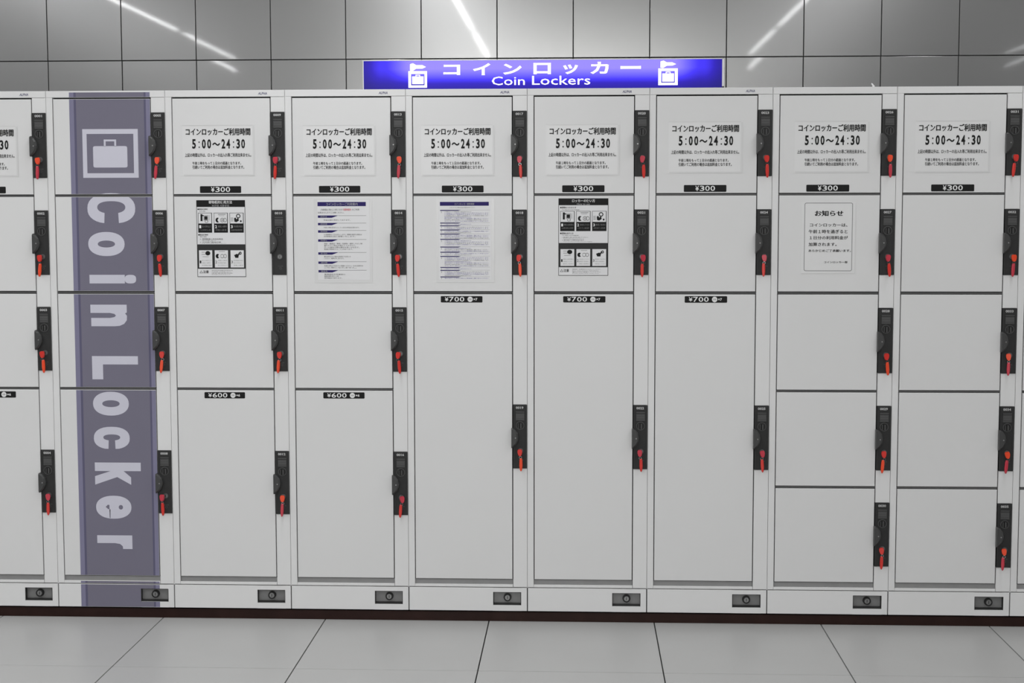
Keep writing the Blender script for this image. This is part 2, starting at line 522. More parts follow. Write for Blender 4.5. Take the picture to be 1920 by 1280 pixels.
# ---- lock panel, origin at its left upper corner, mm
LP = {}
b = MB()
b.box(0, mm(50), -0.0035, 0.004, -mm(229), 0, M_PANEL, 0.001)
b.box(mm(0.8), mm(7.5), -0.0042, -0.0034, -mm(226), -mm(2), M_PANEL, 0.0004)
b.box(mm(44), mm(49.2), -0.0042, -0.0034, -mm(226), -mm(2), M_PANEL, 0.0004)
LP['body'] = fix(b.mesh('body'))
b = MB()
b.box(mm(8.6), mm(42.5), -0.0048, -0.0034, -mm(56), -mm(22), M_PANEL, 0.0006)
b.box(mm(10), mm(41), -0.0056, -0.0046, -mm(51.5), -mm(30), M_PANEL2, 0.0005)
for z in (-25.5, -53.6):
    b.box(mm(10), mm(41), -0.0060, -0.0046, mm(z - 1.1), mm(z + 1.1), M_RIB, 0.0004)
b.box(mm(12), mm(39), -0.0061, -0.0054, -mm(37), -mm(35.5), M_RIB)
b.box(mm(12), mm(39), -0.0061, -0.0054, -mm(44), -mm(42.5), M_RIB)
LP['window'] = fix(b.mesh('display_window'))
b = MB()
b.ring(mm(25.5), -mm(74), mm(15.5), mm(13), -0.0062, -0.0034, M_PANEL2, 28)
b.disc(mm(25.5), -mm(74), mm(13), -0.0042, -0.0034, M_BLACKM, 24)
b.box(mm(26), mm(31), -0.0075, -0.0040, -mm(85), -mm(66), M_PANEL2, 0.0008)
b.box(mm(18), mm(21), -0.0068, -0.0040, -mm(85), -mm(66), M_PANEL2, 0.0008)
b.box(mm(22.3), mm(24.4), -0.0046, -0.0040, -mm(84), -mm(64), M_BLACK)
LP['dial'] = fix(b.mesh('coin_slot'))
b = MB()
P0 = [(-5.6, -154), (-1, -153.5), (11, -142), (18, -128), (20, -116), (17, -100), (9, -88), (-1, -81.5), (-5.6, -83)]
P1 = [(-4.6, -149), (-1, -147), (8, -138), (13, -127), (14.5, -116), (12, -103), (6, -93), (-1, -87), (-4.6, -87.5)]
b.prism([(mm(a), mm(c)) for a, c in P0], -0.016, -0.0036, M_KNOB, [(mm(a), mm(c)) for a, c in P0])
b.prism([(mm(a), mm(c)) for a, c in P0], -0.022, -0.0158, M_KNOB, [(mm(a), mm(c)) for a, c in P1])
LP['handle'] = fix(b.mesh('handle'))
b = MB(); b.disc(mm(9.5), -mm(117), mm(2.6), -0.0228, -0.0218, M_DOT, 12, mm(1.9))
LP['highlight'] = fix(b.mesh('handle_highlight'))
b = MB()
b.ring(mm(27), -mm(165), mm(9.5), mm(6.6), -0.0062, -0.0034, M_RIB, 24)
b.disc(mm(27), -mm(165), mm(6.6), -0.0052, -0.0034, M_CYL, 18)
b.box(mm(26.2), mm(27.8), -0.0056, -0.0050, -mm(169.5), -mm(160.5), M_BLACK)
LP['keyway'] = fix(b.mesh('key_cylinder'))
b = MB()
b.text('CLOSE', mm(20), -mm(200), mm(38), -mm(196.8), -0.0037, M_RIB, 0.02)
b.ring(mm(29), -mm(206.5), mm(4.2), mm(3.2), -0.0040, -0.0034, M_RIB, 16)
LP['mark'] = b.mesh('lock_mark')


def number_mesh(n):
    b_ = MB(); b_.text('%04d' % n, mm(10.5), -mm(14.2), mm(37.5), -mm(5.6), -0.0038, M_NUM, 0.03)
    return b_.mesh('number')


# ---- keys, origin at the key cylinder
def key_meshes(mred, mtag):
    b_ = MB()                                     # bow, slightly turned
    pts = [(-0.0055, 0.0085), (-0.0085, 0.004), (-0.0085, -0.004), (-0.0060, -0.0125), (-0.002, -0.0165), (0.002, -0.0165), (0.0060, -0.0125), (0.0085, -0.004), (0.0085, 0.004), (0.0055, 0.0085)]
    b_.prism(pts, -0.0225, -0.0175, mred, [(x * .9, z * .93) for x, z in pts])
    b_.prism(pts[::1], -0.0176, -0.0150, mred)
    b_.box(-0.0035, 0.0035, -0.0152, -0.0050, -0.0035, 0.0035, M_STEEL)
    bow = fix(b_.mesh('key_bow'))
    b_ = MB(); b_.ring(0, -0.0205, 0.0050, 0.0038, -0.0205, -0.0190, M_STEEL, 18)
    ring = fix(b_.mesh('key_ring'))
    b_ = MB()
    out = [(-0.0036, -0.024), (0.0036, -0.024), (0.0052, -0.032), (0.0056, -0.052), (0.0040, -0.066), (0.0014, -0.0715),
           (-0.0014, -0.0715), (-0.0040, -0.066), (-0.0056, -0.052), (-0.0052, -0.032)][::-1]
    b_.prism(out, -0.0195, -0.0150, mtag)
    b_.prism(out, -0.0215, -0.0194, mtag, [(x * .6, -0.047 + (z + 0.047) * .86) for x, z in out])
    tag_ = fix(b_.mesh('key_tag'))
    return bow, ring, tag_


KEYS = [key_meshes(M_RED, M_RED2), key_meshes(M_RED, M_RED), key_meshes(M_RED3, M_RED), key_meshes(M_RED2, M_RED3)]

# ---- the columns
C5 = [1, 1, 1, 1, 1]
units = {
    -1: ([1, 1, 1, 2], 'grey locker column cut off by the left edge of the photo',
         'locker column at the left edge'),
    0: ([1, 1, 1, 2], 'grey locker column under a purple stripe lettered Coin Locker', 'purple striped locker column'),
    1: ([1, 1, 1, 2], 'grey locker column just right of the purple stripe, black poster on its second door',
        'locker column right of the purple stripe'),
    2: ([1, 1, 1, 2], 'grey locker column with a 600 yen double door and a sheet with slanted navy headings',
        'column with the navy headed sheet'),
    3: ([1, 1, 3], 'grey locker column with a tall 700 yen door under a densely printed blue sheet',
        'column with the densely printed blue sheet'),
    4: ([1, 1, 3], 'grey locker column with a tall 700 yen door under a black usage poster',
        'tall door column with the black poster'),
    5: ([1, 1, 3], 'grey locker column with a tall 700 yen door and a bare second door',
        'tall door column with the bare second door'),
    6: (C5, 'grey locker column of five equal doors with a thin framed notice on the second',
        'five door column with the framed notice'),
    7: (C5, 'grey locker column of five equal doors, its second door bare', 'five door column without a framed notice'),
    8: (C5, 'sliver of a grey locker column at the right edge of the photo', 'locker column at the right edge'),
}
POS = {1: ['only'], 3: ['top', 'second', 'bottom'], 4: ['top', 'second', 'third', 'bottom'],
       5: ['top', 'second', 'third', 'fourth', 'bottom']}


# ---- purple vinyl with its lettering, cut at every door edge
def vinyl_shapes():
    """list of (loops, material) in unit coordinates, metres; the lettering reads downwards"""
    out = []
    A, Bm = mm(84.5), mm(376.0)
    out.append(([[(A, 0), (mm(101), 0), (mm(101), H), (A, H)]], M_FILM_E))
    out.append(([[(mm(101), 0), (mm(109), 0), (mm(109), H), (mm(101), H)]], M_FILM_L))
    out.append(([[(mm(109), 0), (mm(354), 0), (mm(354), H), (mm(109), H)]], M_FILM))
    out.append(([[(mm(354), 0), (mm(361), 0), (mm(361), H), (mm(354), H)]], M_FILM_L))
    out.append(([[(mm(361), 0), (Bm, 0), (Bm, H), (mm(361), H)]], M_FILM_E))
    return out


def vinyl_letters():
    L = []

    def R(x0_, x1_, z1_, z0_): return [(mm(x0_), mm(z0_)), (mm(x1_), mm(z0_)), (mm(x1_), mm(z1_)), (mm(x0_), mm(z1_))]
    # suitcase in a square
    L.append([R(129.5, 330.5, 1735.7, 1562.6), R(145, 314, 1718.5, 1579)])
    L.append([ell(mm(229.1), mm(1637.2), mm(62), mm(38.2), 32, 0.12)])
    L.append([[(mm(206.6), mm(1674)), (mm(206.6), mm(1698.6)), (mm(251.4), mm(1698.6)), (mm(251.4), mm(1674)),
               (mm(244.5), mm(1674)), (mm(244.5), mm(1692)), (mm(213.5), mm(1692)), (mm(213.5), mm(1674))]])

    def cee(x0_, x1_, zt, zb, hx, hz, slot, dz):
        cx_, rx_ = (x0_ + x1_) / 2, (x1_ - x0_) / 2
        # outer arc, open at the bottom (the letter lies on its side)
        top, bot = zt, zb
        cz_ = zt - (zt - zb) * 0.52; rzt = zt - cz_; rzb = (cz_ - zb) * 1.04
        g = slot
        a = math.acos(min(1, g / rx_))
        o = []
        n = 30
        for k in range(n + 1):
            an = -a + (math.pi + 2 * a) * k / n if False else (-a) + (math.pi + 2 * a) * k / n
            c, s = math.cos(an), math.sin(an)
            x = cx_ + rx_ * math.copysign(abs(c) ** .86, c); z = cz_ + (rzt if s > 0 else rzb) * math.copysign(abs(s) ** .86, s)
            o.append((mm(x), mm(max(z, zb))))
        izc = cz_ + dz
        i_ = []
        ai = math.acos(min(1, g / hx))
        for k in range(n + 1):
            an = (math.pi + ai) - (math.pi + 2 * ai) * k / n
            c, s = math.cos(an), math.sin(an)
            i_.append((mm(cx_ + hx * math.copysign(abs(c) ** .86, c)), mm(izc + hz * math.copysign(abs(s) ** .9, s))))
        return [o + i_]
    L.append(cee(141.6, 315.4, 1508.2, 1401.0, 51, 22, 22, 5))
    L.append([ell(mm(207.8), mm(1326.3), mm(66.2), mm(43.2), 36, .9), ell(mm(207.8), mm(1326.3), mm(31.5), mm(12.5), 24, .95)])
    L.append([R(143.3, 272, 1215.8, 1184.7)])
    L.append([ell(mm(292.5), mm(1200.2), mm(20.8), mm(15.6), 24, .75)])
    n_ = [(143.9, 1108.3), (276.5, 1108.3), (276.5, 1080), (270, 1077)]
    n_ += [(277, 1068), (276, 1052), (266, 1039), (250, 1032), (232, 1030.4), (146, 1030.4), (146, 1060.5), (215, 1060.5),
           (231, 1063.5), (237, 1069), (231, 1075), (215, 1078.5), (143.9, 1078.5)]
    L.append([[(mm(x), mm(z)) for x, z in n_]])
    L.append([[(mm(x), mm(z)) for x, z in [(145.3, 922.3), (313.5, 922.3), (313.5, 892), (185, 892), (185, 837.9), (145.3, 837.9)]]])
    L.append([ell(mm(211), mm(749.4), mm(65.7), mm(43.4), 36, .9), ell(mm(211), mm(749.4), mm(32), mm(12.5), 24, .95)])
    L.append(cee(145.3, 277.3, 665.1, 584.4, 31, 11, 10, 3))
    L.append([[(mm(x), mm(z)) for x, z in [(146.4, 534.2), (315.4, 534.2), (315.4, 503), (252, 503), (279, 480), (279, 452.8),
               (228, 481), (146.4, 452.8), (146.4, 484), (204, 503), (146.4, 503)]]])
    L.append([ell(mm(212.8), mm(370), mm(65.2), mm(42.4), 36, .9),
              [(mm(x), mm(z)) for x, z in [(183, 371), (191, 379), (197, 378), (197, 332), (200, 329), (200, 362), (192, 363)]],
              ell(mm(239), mm(370), mm(8), mm(8.5), 12, 1.0)])
    L.append([[(mm(x), mm(z)) for x, z in [(149, 266.3), (278.6, 266.3), (278.6, 216), (244, 216), (243, 226), (233, 234.5),
               (215, 237.5), (149, 237.5)]]])
    return L


def cut_mesh(name, z_lo, z_hi, y, tops, x_hi=None):
    bms = bmesh.new(); mats = []
    b_ = MB()
    for loops, m_ in vinyl_shapes():
        b_.flat(loops, y, m_)
    for loops in tops:
        b_.flat(loops, y - 0.0002, M_FILM_W)
    me = b_.mesh(name)
    bms.from_mesh(me)
    for co, no in (((0, 0, z_hi), (0, 0, 1)), ((0, 0, z_lo), (0, 0, -1))):
        geom = bms.verts[:] + bms.edges[:] + bms.faces[:]
        bmesh.ops.bisect_plane(bms, geom=geom, plane_co=co, plane_no=no, clear_outer=True, dist=1e-6)
    if x_hi:
        geom = bms.verts[:] + bms.edges[:] + bms.faces[:]
        bmesh.ops.bisect_plane(bms, geom=geom, plane_co=(x_hi, 0, 0), plane_no=(1, 0, 0), clear_outer=True, dist=1e-6)
    bms.to_mesh(me); bms.free()
    return me


LET = vinyl_letters()
LNUM = {-1: 1, 0: 5, 1: 9, 2: 13, 3: 17, 4: 20, 5: 23, 6: 26, 7: 31, 8: 36}
p300 = {-1: (126, 276), 1: (121, 269.2), 2: (118.7, 266.6), 3: (127.2, 275.4), 4: (123.8, 272.9), 5: (121.8, 270.7),
        6: (119.5, 268.7), 7: (122.5, 271.1), 8: (122, 270)}
pbig = {-1: ('600', 136.2 + 7, 292.1, 770.3, 792.8), 1: ('600', 124, 271.5, 770.5, 792.8), 2: ('600', 125.8, 275, 771.6, 793.9),
        3: ('700', 121.6, 270.4, 1117.7, 1140.2), 4: ('700', 127.8, 277.6, 1118.1, 1140.4), 5: ('700', 127.8, 277.4, 1117.7, 1140.9)}

for ui, (cells, label, short) in units.items():
    root = link('coin_locker', None, None, (ui * W, 0, Z0), label=label, category='locker', group='row of coin lockers')
    root.empty_display_size = 0.05
    link('frame', frame_mesh(cells), root)
    link('sill', SILL, root)
    link('shadow_gap_strip', GAP_SHADE, root)
    base = link('base_panel', BASE, root)
    link('recess', RECESS, base); link('base_lock', CYL, base)
    if ui not in (0, 6, 7, 8):
        b = MB(); b.text('ALPHA', mm(334.5), mm(1854.2), mm(367), mm(1863.0), -0.0002, M_LOGO, 0.03, 0.25)
        link('maker_mark', b.mesh('maker_mark'), root)
    n = LNUM[ui]; r = 0; names = POS[len(cells)]
    modz = []
    for ci, c in enumerate(cells):
        za, zb = TOPS[r], BOTS[r + c - 1]
        if (za, zb) not in _doors: _doors[(za, zb)] = door_mesh(za, zb)
        door = link('door', _doors[(za, zb)], root)
        if r > 0:
            link('shelf_edge', SHELF, root, (0, 0, mm((TOPS[r] + BOTS[r - 1]) / 2 - 0.3)))
        if ci == 0 and ui in p300:
            link('price_plate', plate_mesh('300', mm(p300[ui][0]), mm(p300[ui][1]), mm(1508), mm(1532)), door,
                 label='black price sticker reading 300 yen')
        if c > 1 and ui in pbig:
            kd, a, b_, c_, d_ = pbig[ui]
            link('price_plate', plate_mesh(kd, mm(a), mm(b_), mm(c_), mm(d_)), door,
                 label='black price sticker reading %s yen' % kd)
        if ui == 0:
            link('vinyl_stripe', cut_mesh('vinyl_stripe', mm(zb + 1.2), mm(za - 1.2), -0.0003, LET), door,
                 label='purple vinyl with pale lettering')
        mz = (MOD_T[r] + MOD_T[r + c - 1]) / 2
        if c == 3: mz -= 1.0
        modz.append(mz)
        lp = link('lock_panel', LP['body'], root, (mm(378.8), 0, mm(mz)))
        link('number', number_mesh(n), lp)
        link('display_window', LP['window'], lp)
        link('coin_slot', LP['dial'], lp)
        link('handle', LP['handle'], lp); link('handle_highlight', LP['highlight'], lp)
        link('key_cylinder', LP['keyway'], lp); link('lock_mark', LP['mark'], lp)
        if n != 10 and ui != 8:
            bow, ring, tg = random.choice(KEYS)
            kx = random.uniform(-1.8, 1.8)
            ko = link('locker_key', None, None, (ui * W + mm(378.8 + 27 + kx - 2), -0.001, Z0 + mm(mz - 166.5)), category='key',
                      label='red tagged key in the %s lock, %s' % (names[ci], short),
                      group='red keys hanging from the locks')
            ko.empty_display_size = 0.02
            ko.rotation_euler = (0, 0, random.uniform(-0.3, 0.3))
            link('bow', bow, ko, (0, 0, 0), (0, random.uniform(-0.15, 0.15), random.uniform(-0.15, 0.15)))
            link('ring', ring, ko, (random.uniform(-0.0015, .0015), 0, 0))
            link('tag', tg, ko, (random.uniform(-0.001, 0.001), 0, random.uniform(0.001, 0.003)),
                 (0, random.uniform(-0.10, 0.10), random.uniform(-0.12, 0.12)))
        n += 1; r += c
    # white cover strips of the lock channel between the lock panels
    zs = [1846.6] + [v for mz in modz for v in (mz + 0.8, mz - 229.8)] + [88.2]
    for k in range(0, len(zs), 2):
        b = MB(); b.box(mm(379.2), mm(428.6), 0.0004, 0.016, mm(zs[k + 1]), mm(zs[k]), M_FRAME, 0.001)
        link('channel_cover', fix(b.mesh('channel_cover')), root)
    if ui == 0:
        link('vinyl_stripe', cut_mesh('vinyl_stripe', mm(1848.4), H - 0.0055, -0.0003, []), root,
             label='purple vinyl across the top rail')
        link('vinyl_stripe', cut_mesh('vinyl_stripe', mm(1.6), mm(84), -0.0003, [], mm(306.3)), base,
             label='purple vinyl across the base panel')
        for za_, zb_ in ((70.0, 83.9), (1.7, 21.4)):
            b = MB(); b.rect(mm(306.3), mm(za_), mm(354), mm(zb_), -0.0003, M_FILM)
            b.rect(mm(354), mm(za_), mm(361), mm(zb_), -0.0003, M_FILM_L)
            b.rect(mm(361), mm(za_), mm(376), mm(zb_), -0.0003, M_FILM_E)
            link('vinyl_stripe', b.mesh('vinyl_stripe'), base, label='purple vinyl beside the base lock')
        b = MB()
        for xa, xb, m_ in ((84.5, 101, M_FILM_E), (101, 109, M_FILM_L), (109, 354, M_FILM), (354, 361, M_FILM_L), (361, 376, M_FILM_E)):
            b.rect(mm(xa), mm(89), mm(xb), mm(96.4), -0.0003, m_)
        link('vinyl_stripe', b.mesh('vinyl_stripe'), root, label='purple vinyl across the bottom rail')

# plinth under the row
mb = MB(); mb.box(XL + 1.2, 8 * W + 3.2, 0.0095, DEP - 0.02, 0.0002, Z0 - 0.0060, M_KICK)
link('plinth', fix(mb.mesh('plinth')), label='dark brown plinth running under the whole row of lockers', category='plinth')


# ---------------------------------------------------------------- printed sheets on the doors
class Sheet:
    """flat print; src rectangle (any units, y downwards) maps onto x0..x1, z1..z0 in mm of a unit"""

    def __init__(self, src, dst):
        self.s = src; self.d = dst; self.b = MB(); self.paper = MB()

    def X(self, x): return mm(self.d[0] + (x - self.s[0]) / (self.s[2] - self.s[0]) * (self.d[2] - self.d[0]))

    def Z(self, y): return mm(self.d[1] + (y - self.s[1]) / (self.s[3] - self.s[1]) * (self.d[3] - self.d[1]))

    def r(self, x0_, y0_, x1_, y1_, m_, lay=1):
        self.b.rect(self.X(x0_), self.Z(y1_), self.X(x1_), self.Z(y0_), -0.0010 - lay * 0.0001, m_)

    def frame(self, x0_, y0_, x1_, y1_, t_, m_, lay=1):
        self.r(x0_, y0_, x1_, y0_ + t_, m_, lay); self.r(x0_, y1_ - t_, x1_, y1_, m_, lay)
        self.r(x0_, y0_ + t_, x0_ + t_, y1_ - t_, m_, lay); self.r(x1_ - t_, y0_ + t_, x1_, y1_ - t_, m_, lay)

    def t(self, s, x0_, y0_, x1_, y1_, m_, bold=0.0, lay=3):
        self.b.text(s, self.X(x0_), self.Z(y1_), self.X(x1_), self.Z(y0_), -0.0010 - lay * 0.0001, m_, bold)

    def p(self, pts, m_, lay=2):
        self.b.flat([[(self.X(a), self.Z(c)) for a, c in pts]], -0.0010 - lay * 0.0001, m_)

    def e(self, cx_, cy_2, rx_, ry_, m_, hole=None, lay=2, a0=0, a1=None):
        o = [(self.X(cx_ + rx_ * math.cos(a)), self.Z(cy_2 + ry_ * math.sin(a))) for a in [2 * math.pi * k / 20 for k in range(20)]]
        loops = [o]
        if hole:
            loops.append([(self.X(cx_ + hole * rx_ * math.cos(a)), self.Z(cy_2 + hole * ry_ * math.sin(a)))
                          for a in [2 * math.pi * k / 20 for k in range(20)]])
        self.b.flat(loops, -0.0010 - lay * 0.0001, m_)

    def base(self, x0_, y0_, x1_, y1_, m_, th=0.0006, chamf=0.0):
        self.paper.box(self.X(x0_), self.X(x1_), -0.0002 - th, -0.0001, self.Z(y1_), self.Z(y0_), m_)

    def done(self, ui, label, name='notice', group=None):
        root = link(name, None, None, (ui * W, 0, Z0), label=label, category='notice')
        if group: root['group'] = group
        root.empty_display_size = 0.03
        link('sheet', fix(self.paper.mesh('sheet')), root)
        link('lettering', self.b.mesh('lettering'), root)
        return root


hours_cache = {}


def hours_notice(ui, ax, az, label):
    s = Sheet((0, 0, 100, 100), (ax, az, ax + 100, az - 100))     # 1 unit = 1 mm, y downwards from the text's top left
    s.base(-13, -12, 246, 168, M_SHEET, 0.0002)
    s.r(240, -9, 246, 168, M_EDGE_SHADE, 0); s.r(-10, 163, 240, 168, M_EDGE_SHADE, 0); s.r(-13, -12, 240, -9.5, M_EDGE_SHADE, 0)  # edge shadow of the sheet, drawn as strips
    s.t('コインロッカーご利用時間', 0, 0, 232, 25, M_BLACK, 0.04)
    k = 0.1742
    for g, a, b_, c_, d_ in (('5', 290, 368, 460, 620), ('0', 492, 572, 460, 620), ('0', 602, 682, 460, 620),
                             ('2', 898, 972, 460, 618), ('4', 998, 1075, 460, 618), ('3', 1203, 1278, 460, 620),
                             ('0', 1303, 1382, 460, 620)):
        s.t(g, 22.3 + (a - 290) * k, 38.2, 22.3 + (b_ - 290) * k, 38.2 + (d_ - c_) * 0.2135, M_BLACK, 0.032)
    s.t('〜', 22.3 + (705 - 290) * k, 50.5, 22.3 + (868 - 290) * k, 62, M_BLACK, 0.03)
    for a in (424, 1134):
        for c_ in (500, 583):
            s.r(22.3 + (a - 290) * k, 38.2 + (c_ - 460) * .2135, 22.3 + (a + 22 - 290) * k, 38.2 + (c_ + 22 - 460) * .2135, M_BLACK, 3)
    s.t('上記の時間以外は、ロッカーの出入れ等ご利用出来ません。', -4, 88, 234, 101.5, M_DGREY, 0.02)
    s.t('午前１時をもって１日分の超過となります。', 22.5, 118, 197, 129, M_DGREY, 0.02)
    s.t('引続いてご利用の場合は追加料金となります。', 22.5, 131.5, 208, 144, M_DGREY, 0.02)
    s.done(ui, label, group='opening hours notices')


hours = {-1: (78, 1736), 1: (73.4, 1737.0), 2: (76.8, 1735.1), 3: (68.0, 1734.6), 4: (79.2, 1734.2), 5: (80.1, 1741.6),
         6: (89.8, 1741.7), 7: (76.9, 1741.2)}
for ui, (a, z) in hours.items():
    hours_notice(ui, a, z, 'opening hours notice on the top door, ' + units[ui][2])


def pictos(s, xs, y0_, h_, w_):
    """three instruction drawings: loading, paying, taking the key"""
    x = xs[0]
    s.r(x + w_ * .18, y0_ + h_ * .12, x + w_ * .32, y0_ + h_ * .75, M_BLACK, 3)
    s.r(x + w_ * .30, y0_ + h_ * .2, x + w_ * .40, y0_ + h_ * .30, M_DGREY, 3)
    s.r(x + w_ * .45, y0_ + h_ * .30, x + w_ * .68, y0_ + h_ * .62, M_BLACK, 3)
    s.frame(x + w_ * .40, y0_ + h_ * .22, x + w_ * .74, y0_ + h_ * .68, 5, M_GREY, 4)
    s.e(x + w_ * .6, y0_ + h_ * .78, w_ * .13, h_ * .13, M_GREY, .65)
    s.r(x + w_ * .8, y0_ + h_ * .2, x + w_ * .83, y0_ + h_ * .7, M_LGREY, 3)
    x = xs[1]
    s.r(x + w_ * .3, y0_ + h_ * .12, x + w_ * .85, y0_ + h_ * .17, M_GREY, 3)
    s.r(x + w_ * .35, y0_ + h_ * .24, x + w_ * .75, y0_ + h_ * .28, M_LGREY, 3)
    s.e(x + w_ * .27, y0_ + h_ * .66, w_ * .15, h_ * .22, M_BLACK, None)
    s.e(x + w_ * .37, y0_ + h_ * .66, w_ * .10, h_ * .16, M_PAPER, None, 3)
    s.e(x + w_ * .60, y0_ + h_ * .66, w_ * .15, h_ * .20, M_GREY, .72)
    s.e(x + w_ * .80, y0_ + h_ * .66, w_ * .12, h_ * .20, M_GREY, .70, 3)
    s.r(x + w_ * .54, y0_ + h_ * .58, x + w_ * .66, y0_ + h_ * .74, M_LGREY, 3)
    x = xs[2]
    s.e(x + w_ * .62, y0_ + h_ * .30, w_ * .16, h_ * .20, M_DGREY, .6)
    s.p([(x + w_ * .32, y0_ + h_ * .5), (x + w_ * .42, y0_ + h_ * .42), (x + w_ * .50, y0_ + h_ * .6), (x + w_ * .62, y0_ + h_ * .40),
         (x + w_ * .66, y0_ + h_ * .72), (x + w_ * .48, y0_ + h_ * .85), (x + w_ * .34, y0_ + h_ * .80)], M_BLACK, 3)
    s.e(x + w_ * .80, y0_ + h_ * .76, w_ * .06, h_ * .09, M_BLACK, None)
    for k in range(3):
        s.r(x + w_ * .08, y0_ + h_ * (.45 + .13 * k), x + w_ * .26, y0_ + h_ * (.50 + .13 * k), M_GREY, 3)


def usage_poster(ui, src, dst, title, sub, g, h1, h1s, h2, h2s, lines, caps, warn, label):
    """g: heights of the bands in the source's own pixels"""
    s = Sheet(src, dst)
    x0_, y0_, x1_, y1_ = src
    s.base(x0_, y0_, x1_, y1_, M_PAPER)
    s.frame(x0_, y0_, x1_, y1_, 6, M_BLACK, 1)
    s.r(x0_, y0_, x1_, g['band'], M_BLACK, 2)
    s.t(title, g['tx0'], g['ty0'], g['tx1'], g['ty1'], M_WHITE, 0.01)
    s.t(sub, g['sx0'], g['sy0'], g['sx1'], g['sy1'], M_LGREY, 0.0)
    s.t(h1, g['h1'][0], g['h1'][1], g['h1'][2], g['h1'][3], M_BLACK, 0.02)
    s.t(h1s, g['h1s'][0], g['h1s'][1], g['h1s'][2], g['h1s'][3], M_DGREY, 0.0)
    ya, yb, yc = g['row']
    for k, x in enumerate(g['xs']):
        s.frame(x, ya, x + g['w'], yb, 5, M_DGREY, 2)
        s.r(x + g['w'] - 8, ya, x + g['w'], yb, M_BLACK, 3)
        s.r(x, yb, x + g['w'], yc, M_BLACK, 2)
        s.t(str(k + 1), x + 14, yb + 18, x + 40, yb + 58, M_WHITE, 0.02)
        s.t(caps[k], x + 52, yb + 22, x + g['w'] - 16, yb + 48, M_GREY, 0.0)
        s.t(caps[k][::-1], x + 20, yb + 72, x + g['w'] - 20, yb + 92, M_GREY, 0.0)
    pictos(s, g['xs'], ya, yb - ya, g['w'])
    s.t(h2, g['h2'][0], g['h2'][1], g['h2'][2], g['h2'][3], M_BLACK, 0.02)
    s.t(h2s, g['h2s'][0], g['h2s'][1], g['h2s'][2], g['h2s'][3], M_DGREY, 0.0)
    for k, (tx, bx) in enumerate(zip(lines, g['lines'])):
        s.t(tx, bx[0], bx[1], bx[2], bx[3], M_GREY if k % 2 else M_DGREY, 0.0)
    d0, d1, d2, d3 = g['dark']
    s.r(x0_ + 5, d0, x1_ - 3, d3, M_DGREY, 2)
    for k, x in enumerate(g['xs']):
        s.r(x + 4, d1, x + g['w'] - 4, d2, M_PAPER, 3)
    for k, x in enumerate(g['xs']):
        xx = x + 10; ww = g['w'] - 20; hh = d2 - d1
        if k == 0:
            s.e(xx + ww * .68, d1 + hh * .17, ww * .20, hh * .13, M_BLACK, None, 4)
            s.r(xx + ww * .18, d1 + hh * .10, xx + ww * .45, d1 + hh * .13, M_GREY, 4)
            s.r(xx + ww * .18, d1 + hh * .22, xx + ww * .5, d1 + hh * .25, M_GREY, 4)
            s.r(xx + ww * .25, d1 + hh * .36, xx + ww * .75, d1 + hh * .385, M_GREY, 4)
        elif k == 1:
            s.e(xx + ww * .2, d1 + hh * .34, ww * .16, hh * .13, M_BLACK, None, 4)
            s.e(xx + ww * .34, d1 + hh * .34, ww * .10, hh * .09, M_PAPER, None, 5)
            s.e(xx + ww * .56, d1 + hh * .34, ww * .15, hh * .12, M_GREY, .7, 4)
            s.e(xx + ww * .80, d1 + hh * .34, ww * .13, hh * .12, M_GREY, .7, 5)
            s.r(xx + ww * .3, d1 + hh * .06, xx + ww * .8, d1 + hh * .085, M_GREY, 4)
        else:
            s.p([(xx + ww * .25, d1 + hh * .28), (xx + ww * .5, d1 + hh * .2), (xx + ww * .62, d1 + hh * .3), (xx + ww * .6, d1 + hh * .44),
                 (xx + ww * .35, d1 + hh * .44)], M_BLACK, 4)
            s.e(xx + ww * .76, d1 + hh * .17, ww * .10, hh * .09, M_DGREY, .35, 4)
            s.p([(xx + ww * .55, d1 + hh * .24), (xx + ww * .68, d1 + hh * .1), (xx + ww * .74, d1 + hh * .2), (xx + ww * .62, d1 + hh * .32)], M_DGREY, 5)
        s.t(str(k + 1), xx + 2, d1 + hh * .60, xx + 24, d1 + hh * .76, M_DGREY, 0.01, 4)
        for q in range(3):
            s.t(caps[(k + q) % 3], xx + 34, d1 + hh * (.56 + q * .14), xx + ww - 6 - 14 * (q % 2), d1 + hh * (.63 + q * .14), M_GREY, 0.0, 4)
    # caution line with its triangle
    wx, wy, wh = g['warn']
    s.b.flat([[(s.X(wx), s.Z(wy + wh)), (s.X(wx + wh * 1.15), s.Z(wy + wh)), (s.X(wx + wh * .57), s.Z(wy))],
              [(s.X(wx + wh * .22), s.Z(wy + wh * .88)), (s.X(wx + wh * .93), s.Z(wy + wh * .88)), (s.X(wx + wh * .57), s.Z(wy + wh * .24))]],
             -0.0010, M_DGREY)
    s.t('注意', wx + wh * 1.25, wy - 2, wx + wh * 3.2, wy + wh, M_DGREY, 0.02)
    for k, tx in enumerate(warn):
        y = wy - 4 + k * g['wl']
        s.t(tx, g['wx0'], y, g['wx1'] - 30 * (k % 2), y + g['wl'] * .55, M_DGREY if k % 2 == 0 else M_GREY, 0.0)
    s.done(ui, label, 'usage_poster')


